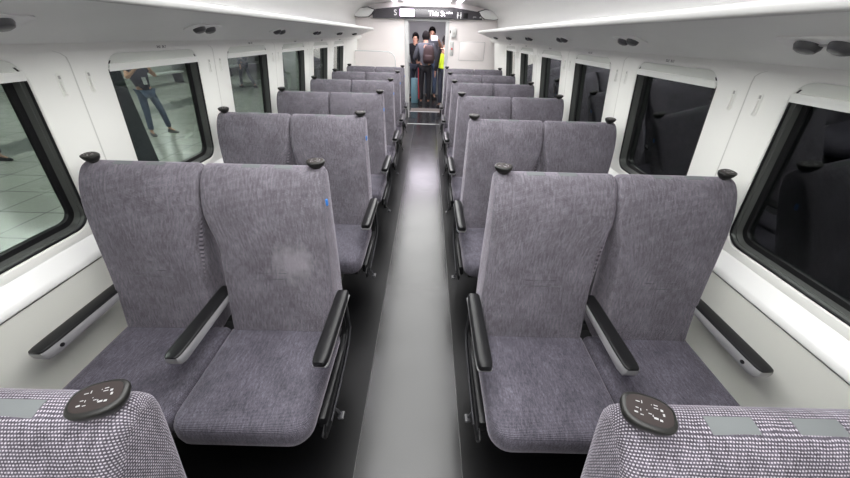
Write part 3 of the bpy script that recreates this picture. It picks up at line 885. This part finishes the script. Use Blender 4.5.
# items on the right of the doorway
def wallbox(name, x0, z0, x1, z1, d, mat, label, cat, r=.01):
    root_ = empty(name, ((x0+x1)/2, YB, z0)); tag(root_, label, cat)
    bm = bmesh.new()
    rr = [[(x-root_.location.x, -y, z-z0) for x, z in rrect((x0+x1)/2, (z0+z1)/2, (x1-x0)/2-e, (z1-z0)/2-e, min(r, (x1-x0)/2.2), 4)] for y, e in ((0, 0), (d-.004, 0), (d, .005))]
    loft(bm, rr); link_bm('casing', bm, mat, root_)
    return root_
k_ = YB/8.4
ic = wallbox('intercom', .505, 1.575, .60, 1.73, .045, M['lip'], 'small white intercom box on the end wall right of the doorway', 'intercom')
bm = bmesh.new(); rbox(bm, (-.018, -.049, .05), (.020, -.044, .085), .002); link_bm('speaker_grille', bm, M['groove'], ic)
bm = bmesh.new(); rbox(bm, (-.082, -.006, .07), (-.062, 0, .115), .002); link_bm('side_switch', bm, M['lamp'], ic)
ec = wallbox('emergency_panel', .49, 1.25, .565, 1.50, .012, M['lip'], 'white emergency call plate with a red button right of the doorway', 'emergency panel')
bm = bmesh.new(); rbox(bm, (-.014, -.024, .11), (.014, -.0125, .145), .004); link_bm('red_button', bm, M['red'], ec)
for z in (.05, .19):
    bm = bmesh.new(); rbox(bm, (-.008, -.016, z), (.008, -.0125, z+.02), .002); link_bm('key_switch', bm, M['groove'], ec)
hp = wallbox('access_panel', .675, 1.17, 1.20, 1.515, .006, M['endwall'], 'flush rectangular access panel on the pinkish white wall right of the doorway', 'access panel', .02)
bm = bmesh.new()
for e0, e1, d in ((.005, .012, .0075),):
    A = rrect(0, .1725, .2625-e0, .1725-e0, .018, 4); B = rrect(0, .1725, .2625-e1, .1725-e1, .012, 4)
    loft(bm, [[(x, -.0055, z) for x, z in A], [(x, -d-.0015, z) for x, z in A], [(x, -d-.0015, z) for x, z in B], [(x, -.0055, z) for x, z in B]], cap0=False, cap1=False)
link_bm('panel_border', bm, M['lip'], hp)
# curved partition in front of the left end wall
bm = bmesh.new()
pp = [(-1.34, .0), (-.585, .0), (-.585, 1.17), (-.60, 1.235), (-.64, 1.28), (-.70, 1.305), (-.80, 1.312), (-1.34, 1.312)]
prism(bm, pp, 7.0, 7.04)
pt = link_bm('partition_panel', bm, M['endwall'], smooth=False); tag(pt, 'low pale partition with a rounded top corner beyond the last left seats', 'partition')
bm = bmesh.new(); tube(bm, [(-1.34, 7.02, 1.318), (-.80, 7.02, 1.318), (-.70, 7.02, 1.312), (-.635, 7.02, 1.286), (-.595, 7.02, 1.24), (-.578, 7.02, 1.17), (-.578, 7.02, .03)], .012, 8); link_bm('edge_rail', bm, M['rail'], pt)

# ------------------------------------------------------------------ people
def skin(name, verts, edges, radii, mat, parent, sub=2, root_i=0):
    me = bpy.data.meshes.new(name); me.from_pydata([tuple(v) for v in verts], edges, [])
    o = bpy.data.objects.new(name, me); C.objects.link(o); o.parent = parent
    sk = o.modifiers.new('skin', 'SKIN'); sk.use_smooth_shade = True
    for i, r in enumerate(radii):
        r = r if isinstance(r, tuple) else (r, r)
        me.skin_vertices[0].data[i].radius = r
        me.skin_vertices[0].data[i].use_root = (i == root_i)
    o.modifiers.new('sub', 'SUBSURF').levels = sub; o.modifiers['sub'].render_levels = sub
    me.materials.append(mat)
    return o
def person(loc, rz, label, J, h=1.68, top='navy', legs='jeans', shoe='shoe', sleeve=True, cat='person', hairlen=0):
    """J holds the joints of the pose in metres for a 1.7 m figure; x right, y forward"""
    root = empty('person', loc, rz); root.scale = (h/1.7,)*3
    tag(root, label, cat)
    names = ['pelvis', 'waist', 'chest', 'neck', 'head', 'crown']
    B = dict(pelvis=(0, 0, .93), waist=(0, 0, 1.08), chest=(0, 0, 1.28), neck=(0, 0, 1.44), head=(0, .012, 1.53), crown=(0, .015, 1.63),
             shL=(-.17, 0, 1.38), elL=(-.23, -.02, 1.10), wrL=(-.24, .06, .86), haL=(-.24, .09, .80),
             shR=(.17, 0, 1.38), elR=(.23, -.02, 1.10), wrR=(.24, .06, .86), haR=(.24, .09, .80),
             hiL=(-.09, 0, .88), knL=(-.10, .02, .48), anL=(-.10, 0, .08), toL=(-.11, .15, .035),
             hiR=(.09, 0, .88), knR=(.10, .02, .48), anR=(.10, 0, .08), toR=(.11, .15, .035))
    B.update(J)
    order = list(B); ix = {n: i for i, n in enumerate(order)}
    ed = [('pelvis', 'waist'), ('waist', 'chest'), ('chest', 'neck'), ('neck', 'head'), ('head', 'crown'), ('chest', 'shL'), ('shL', 'elL'), ('elL', 'wrL'), ('wrL', 'haL'),
          ('chest', 'shR'), ('shR', 'elR'), ('elR', 'wrR'), ('wrR', 'haR'), ('pelvis', 'hiL'), ('hiL', 'knL'), ('knL', 'anL'), ('anL', 'toL'), ('pelvis', 'hiR'), ('hiR', 'knR'), ('knR', 'anR'), ('anR', 'toR')]
    rad = dict(pelvis=(.125, .10), waist=(.115, .09), chest=(.14, .10), neck=(.05, .055), head=(.075, .088), crown=(.06, .07), shL=.058, elL=.040, wrL=.027, haL=(.034, .018), shR=.058, elR=.040, wrR=.027, haR=(.034, .018),
               hiL=.080, knL=.055, anL=.032, toL=(.026, .016), hiR=.080, knR=.055, anR=.032, toR=(.026, .016))
    body = skin('body', [B[n] for n in order], [(ix[a], ix[b]) for a, b in ed], [rad[n] for n in order], M['skin'], root)
    # face: nose, eyes, ears, mouth
    hd = Vector(B['head']); cr = Vector(B['crown']); up = (cr-hd).normalized()
    sidev = Vector((1, 0, 0)); fw = up.cross(sidev).normalized()
    if fw.y < 0: fw = -fw
    bm = bmesh.new()
    tube(bm, [hd+fw*.078+up*.035, hd+fw*.098+up*.005, hd+fw*.084-up*.004], [.007, .013, .008], 8); link_bm('nose', bm, M['skin'], body)
    for e in (-1, 1):
        bm = bmesh.new(); bmesh.ops.create_uvsphere(bm, u_segments=10, v_segments=8, radius=.010, matrix=Matrix.Translation(hd+fw*.076+up*.032+sidev*e*.030)); link_bm('eye', bm, M['hair'], body)
        bm = bmesh.new(); bmesh.ops.create_uvsphere(bm, u_segments=10, v_segments=8, radius=.02, matrix=Matrix.Translation(hd+up*.012+sidev*e*.078) @ Matrix.Diagonal((.45, .8, 1.3, 1))); link_bm('ear', bm, M['skin'], body)
    bm = bmesh.new(); tube(bm, [hd+fw*.079-up*.032-sidev*.022, hd+fw*.086-up*.033, hd+fw*.079-up*.032+sidev*.022], .005, 6); link_bm('mouth', bm, M['redcloth'], body)
    # hair cap
    bm = bmesh.new()
    bmesh.ops.create_uvsphere(bm, u_segments=20, v_segments=14, radius=1)
    dele = [v for v in bm.verts if v.co.z < (-.35 if v.co.y > 0 else -.85) or (v.co.y > .35 and v.co.z < .45)]
    bmesh.ops.delete(bm, geom=dele, context='VERTS')
    ctr = hd.lerp(cr, .55) - fw*.006
    for v in bm.verts:
        c = v.co.copy(); v.co = ctr + sidev*c.x*.090 + fw*c.y*.103 + up*c.z*.118
    hr = link_bm('hair', bm, M['hair'], body)
    so = hr.modifiers.new('solid', 'SOLIDIFY'); so.thickness = .012; so.offset = 0
    if hairlen:
        bm = bmesh.new(); tube(bm, [ctr-fw*.07+up*.02, ctr-fw*.10-up*.10, ctr-fw*.09-up*hairlen], [.06, .055, .03], 10); link_bm('hair_length', bm, M['hair'], hr)
    # fingers
    for sd in ('L', 'R'):
        w_ = Vector(B['wr'+sd]); h_ = Vector(B['ha'+sd]); dr = (h_-w_).normalized()
        ac = dr.cross(Vector((1, 0, 0))); ac = ac.normalized() if ac.length > .1 else Vector((0, 1, 0))
        ex = 1 if sd == 'R' else -1
        for q in range(4):
            o_ = h_ + ac*(q-1.5)*.016
            ln = (.060, .070, .066, .052)[q]
            bm = bmesh.new(); tube(bm, [o_-dr*.01, o_+dr*ln*.5, o_+dr*ln-Vector((ex*.012, 0, 0))], [.0085, .008, .006], 6); link_bm('finger', bm, M['skin'], body)
        bm = bmesh.new(); t0 = w_+dr*.02+ac*.022; tube(bm, [t0, t0+ac*.025+dr*.03, t0+ac*.028+dr*.055], [.011, .009, .007], 6); link_bm('thumb', bm, M['skin'], body)
    def cloth(nm, ns, es, grow, mat):
        ii = {n: i for i, n in enumerate(ns)}
        rr = []
        for n in ns:
            r = rad.get(n, .05)
            r = r if isinstance(r, tuple) else (r, r)
            rr.append((r[0]+grow, r[1]+grow))
        return skin(nm, [B[n] for n in ns], [(ii[a], ii[b]) for a, b in es], rr, mat, root)
    for sd in ('L', 'R'):
        B['cuff'+sd] = Vector(B['elL' if sd == 'L' else 'elR']).lerp(Vector(B['wr'+sd]), .85); rad['cuff'+sd] = .030
        B['slv'+sd] = Vector(B['sh'+sd]).lerp(Vector(B['el'+sd]), .6); rad['slv'+sd] = .05
        B['hem'+sd] = Vector(B['kn'+sd]).lerp(Vector(B['an'+sd]), .92); rad['hem'+sd] = .045
    B['nk'] = Vector(B['chest']).lerp(Vector(B['neck']), .6); rad['nk'] = (.085, .07)
    if sleeve:
        cloth('jacket', ['waist', 'pelvis', 'chest', 'nk', 'shL', 'elL', 'cuffL', 'shR', 'elR', 'cuffR'], [('waist', 'pelvis'), ('waist', 'chest'), ('chest', 'nk'), ('chest', 'shL'), ('shL', 'elL'), ('elL', 'cuffL'), ('chest', 'shR'), ('shR', 'elR'), ('elR', 'cuffR')], .018, M[top])
    else:
        cloth('shirt', ['waist', 'pelvis', 'chest', 'nk', 'shL', 'slvL', 'shR', 'slvR'], [('waist', 'pelvis'), ('waist', 'chest'), ('chest', 'nk'), ('chest', 'shL'), ('shL', 'slvL'), ('chest', 'shR'), ('shR', 'slvR')], .015, M[top])
    cloth('trousers', ['pelvis', 'hiL', 'knL', 'hemL', 'hiR', 'knR', 'hemR'], [('pelvis', 'hiL'), ('hiL', 'knL'), ('knL', 'hemL'), ('pelvis', 'hiR'), ('hiR', 'knR'), ('knR', 'hemR')], .011, M[legs])
    for sd in ('L', 'R'):
        a = Vector(B['an'+sd]); t = Vector(B['to'+sd]); dr = (t-a); dr.z = 0; dr.normalize()
        base = min(a.z-.08, t.z-.035)
        bm = bmesh.new()
        pts = [a-dr*.055, a, a+dr*.09, a+dr*.17, a+dr*.20]
        wd = [.036, .042, .046, .040, .022]; hh = [.075, .085, .06, .045, .03]
        lat = Vector((-dr.y, dr.x, 0))
        zb = a.z-.08 if a.z < .2 else a.z-.07
        loft(bm, [[p0_+lat*w2+Vector((0, 0, zb-p0_.z)), p0_+lat*w2+Vector((0, 0, zb-p0_.z+h2*.6)), p0_+lat*w2*.5+Vector((0, 0, zb-p0_.z+h2)), p0_-lat*w2*.5+Vector((0, 0, zb-p0_.z+h2)), p0_-lat*w2+Vector((0, 0, zb-p0_.z+h2*.6)), p0_-lat*w2+Vector((0, 0, zb-p0_.z))] for p0_, w2, h2 in zip(pts, wd, hh)])
        link_bm('shoe', bm, M[shoe], root)
    return root, B
def backpack(loc, rz, label, mat, sc=1):
    r = empty('backpack', loc, rz); r.scale = (sc,)*3; tag(r, label, 'backpack')
    bm = bmesh.new()
    rr = [[(x, y, z) for x, y in rrect(0, 0, hx, hy, min(hx, hy)*.7, 4)] for z, hx, hy in ((0, .11, .05), (.02, .145, .08), (.15, .155, .095), (.32, .14, .085), (.40, .11, .065), (.43, .06, .03))]
    loft(bm, rr); link_bm('bag', bm, M[mat], r, angle=60)
    bm = bmesh.new(); rr = [[(x, y-.10, z) for x, y in rrect(0, 0, hx, hy, .02, 3)] for z, hx, hy in ((.04, .08, .025), (.07, .11, .035), (.18, .11, .035), (.21, .08, .025))]
    loft(bm, rr); link_bm('front_pocket', bm, M[mat], r, angle=60)
    bm = bmesh.new(); tube(bm, [(-.04, .03, .42), (0, .03, .46), (.04, .03, .42)], .008, 6); link_bm('carry_loop', bm, M['blackcloth'], r)
    for e in (-1, 1):
        bm = bmesh.new(); tube(bm, [(e*.09, .075, .38), (e*.10, .15, .47), (e*.11, .24, .42), (e*.12, .27, .28), (e*.13, .20, .14), (e*.13, .07, .08)], .016, 6, flat=.5); link_bm('shoulder_strap', bm, M['blackcloth'], r)
    return r
# passenger with backpack seen from behind
person((-.02, 9.35, 0), 0, 'person in grey jacket and black red-striped trousers, back turned, wearing a backpack',
       dict(chest=(0, .03, 1.28), neck=(0, .05, 1.44), head=(0, .09, 1.53), crown=(0, .11, 1.62), elL=(-.27, .06, 1.12), wrL=(-.25, .26, 1.05), haL=(-.24, .31, 1.04), elR=(.24, .08, 1.12), wrR=(.16, .26, 1.08), haR=(.13, .30, 1.08)), 1.70, 'jacket', 'blackcloth', 'blackcloth')
pr = [o for o in bpy.data.objects if o.name.startswith('person')][0]
bm = bmesh.new(); tube(bm, [(-.170, -.0, .90), (-.168, .012, .48), (-.155, -.01, .14)], .018, 6); link_bm('red_stripe', bm, M['redcloth'], pr)
backpack((.06, 9.195, 1.00), 0, 'dark maroon backpack worn by the person in the grey jacket', 'pack', .92)
# worker in a yellow vest half hidden by the door frame
person((.47, 9.0, 0), math.radians(15), 'person in a fluorescent yellow vest half hidden behind the right door frame', dict(), 1.62, 'blackcloth', 'pants', 'blackcloth')
r_ = [o for o in bpy.data.objects if o.name.startswith('person') and o.location.x > .4][0]
skin('safety_vest', [(0, 0, 1.10), (0, 0, .98), (0, 0, 1.28), (0, 0, 1.37), (-.13, 0, 1.36), (.13, 0, 1.36)], [(0, 1), (0, 2), (2, 3), (2, 4), (2, 5)], [(.165, .135), (.165, .135), (.185, .145), (.11, .10), (.08, .09), (.08, .09)], M['vest'], r_)
# more passengers further on
person((-.30, 10.15, 0), math.radians(150), 'person in dark clothes facing the aisle behind the backpack wearer, at the left', dict(elR=(.24, .05, 1.15), wrR=(.10, .28, 1.28), haR=(.06, .32, 1.32)), 1.66, 'blackcloth', 'pants', 'blackcloth')
person((.14, 10.4, 0), math.radians(190), 'person with bare raised forearm holding a white card, behind the backpack wearer', dict(elL=(-.26, .10, 1.22), wrL=(-.12, .30, 1.40), haL=(-.08, .33, 1.45)), 1.80, 'greysh', 'jeans', 'blackcloth', sleeve=False)
bm = bmesh.new(); rbox(bm, (-.09, -.004, -.06), (.09, .004, .06), .003); cdo = link_bm('white_card', bm, M['white']); cdo.location = (.20, 9.98, 1.545); cdo.rotation_euler = (math.radians(-20), 0, math.radians(10)); tag(cdo, 'white card held up by the person behind the backpack wearer', 'card')
bm = bmesh.new(); rbox(bm, (-.10, 0, .0), (.10, .16, .62), .02); sb = link_bm('shopping_bag', bm, M['cyan']); sb.location = (-.30, 9.55, 0)
sb.data.materials[0] = pm('pale_blue_bag', (.14, .27, .31), .5)
tag(sb, 'pale blue tall bag on the vestibule floor beside the person with the red stripe', 'bag')

# ------------------------------------------------------------------ the platform outside the left windows
PX = -1.62
bm = bmesh.new(); rbox(bm, (-15, -6, -.75), (PX-.10, 30, -.45)); pf = struct(link_bm('floor_platform', bm, M['tile'], smooth=False))
for nm, x0, x1 in (('dark_tile_band', -8.4, -7.5), ('dark_tile_band', -2.5, -2.2)):
    bm = bmesh.new(); rbox(bm, (x0, -6, -.4501), (x1, 30, -.4485)); link_bm(nm, bm, M['tiledark'], pf, smooth=False)
bm = bmesh.new(); rbox(bm, (-15.1, -6, -.45), (-15, 30, 3.2)); struct(link_bm('wall_platform', bm, M['pwall'], smooth=False))
bm = bmesh.new(); rbox(bm, (-15.1, -6, 3.2), (-2.4, 30, 3.3)); struct(link_bm('ceiling_platform', bm, M['pwall'], smooth=False))
for i, (x, y) in enumerate(((-4.5, 2.0), (-4.5, 7.0), (-4.5, 13.0), (-8.5, 4.0), (-8.5, 10.0), (-8.5, 17.0), (-12, 8.0), (-12, 15.0))):
    bm = bmesh.new(); rbox(bm, (x-.15, y-.9, 3.13), (x+.15, y+.9, 3.198), .01)
    tag(link_bm('platform_lamp', bm, M['plamp']), 'long fluorescent lamp under the platform roof', 'lamp', 'lamps over the platform')
def bench(x, y, ln, label):
    r = empty('platform_bench', (x, y, -.45)); tag(r, label, 'bench')
    bm = bmesh.new(); rbox(bm, (-.25, -ln/2, .40), (.25, ln/2, .46), .015); link_bm('seat', bm, M['bench'], r)
    bm = bmesh.new(); rbox(bm, (-.28, -ln/2, .44), (-.23, ln/2, .85), .015); link_bm('backrest', bm, M['bench'], r)
    for yy in (-ln/2+.15, ln/2-.15):
        bm = bmesh.new(); rbox(bm, (-.2, yy-.04, 0), (.2, yy+.04, .405), .01); link_bm('leg', bm, M['lamp'], r)
bench(-11.2, 13.6, 5.0, 'pale bench on the platform seen through the second left window')
bench(-10.4, 21.0, 5.0, 'pale bench on the platform seen through the third left window')
r = empty('platform_column', (-2.52, 2.71, -.45)); tag(r, 'dark teal square column close outside the second left window', 'column')
bm = bmesh.new(); rbox(bm, (-.11, -.17, 0), (.11, .17, 3.64), .02); link_bm('shaft', bm, pm('dark_teal_paint', (.012, .03, .035), .5), r)
bm = bmesh.new(); rbox(bm, (-.14, -.20, 0), (.14, .20, .18), .01); link_bm('base', bm, M['lamp'], r)
r = empty('information_stand', (-5.6, 15.0, -.45)); tag(r, 'cyan lit information sign on the platform through the fourth left window', 'sign')
bm = bmesh.new(); rbox(bm, (-.30, -.08, 0), (.30, .08, 2.05), .01); link_bm('cabinet', bm, M['bench'], r)
bm = bmesh.new(); rbox(bm, (-.26, -.09, 1.45), (.26, -.081, 1.95), .004); link_bm('lit_panel', bm, M['cyan'], r)
person((-5.98, 7.40, -.45), math.radians(-118), 'person in dark top and blue jeans on the platform holding up a phone',
       dict(hiL=(-.09, 0, .88), knL=(-.16, .03, .48), anL=(-.20, .0, .08), toL=(-.24, .14, .035), hiR=(.09, 0, .88), knR=(.13, .0, .48), anR=(.17, -.04, .08), toR=(.20, .10, .035),
            elL=(-.27, .10, 1.20), wrL=(-.12, .26, 1.38), haL=(-.07, .29, 1.42), elR=(.27, .10, 1.20), wrR=(.12, .26, 1.38), haR=(.07, .29, 1.42)), 1.66, 'navy', 'jeans', 'shoe', sleeve=False)
pp_ = [o for o in bpy.data.objects if o.name.startswith('person') and -6.5 < o.location.x < -4.5][0]
bm = bmesh.new(); rbox(bm, (-.04, .155, 1.06), (.04, .160, 1.20), .003); link_bm('badge', bm, M['white'], pp_)
bm = bmesh.new(); rbox(bm, (-.075, -.005, -.036), (.075, .005, .036), .004); ph = link_bm('phone', bm, M['black']); ph.matrix_world = Matrix.Translation((-5.98, 7.40, -.45)) @ Matrix.Rotation(math.radians(-118), 4, 'Z') @ Matrix.Translation((0, .33, 1.42))
tag(ph, 'black phone held up by the person on the platform', 'phone')
person((-7.5, 14.75, -.45), math.radians(60), 'person in grey top and dark trousers walking along the platform',
       dict(hiL=(-.09, 0, .88), knL=(-.09, .22, .50), anL=(-.09, .30, .09), toL=(-.09, .44, .05), hiR=(.09, 0, .88), knR=(.09, -.10, .48), anR=(.09, -.38, .12), toR=(.09, -.26, .05),
            elL=(-.22, -.12, 1.12), wrL=(-.22, -.12, .88), haL=(-.22, -.1, .80), elR=(.22, .08, 1.12), wrR=(.22, .22, .92), haR=(.22, .26, .85)), 1.66, 'greysh', 'pants', 'blackcloth')
person((-7.45, 5.35, -.45), math.radians(-100), 'person in black shoes on the platform, seen through the nearest left window', dict(), 1.70, 'blackcloth', 'blackcloth', 'blackcloth')
# dark side beyond the right windows
bm = bmesh.new(); rbox(bm, (4.0, -6, -1.2), (4.2, 26, 4)); struct(link_bm('wall_tunnel', bm, M['tunnel'], smooth=False))
bm = bmesh.new(); rbox(bm, (1.7, -6, -1.3), (4.0, 26, -1.2)); struct(link_bm('floor_trackbed', bm, M['tunnel'], smooth=False))

# ------------------------------------------------------------------ world and exposure
w = bpy.data.worlds.new('world'); bpy.context.scene.world = w; w.use_nodes = True
w.node_tree.nodes['Background'].inputs[0].default_value = (.012, .013, .015, 1)
w.node_tree.nodes['Background'].inputs[1].default_value = 1
sc = bpy.context.scene
sc.view_settings.view_transform = 'Standard'; sc.view_settings.look = 'None'; sc.view_settings.exposure = 0.6; sc.view_settings.gamma = 1
sc.view_settings.use_curve_mapping = False
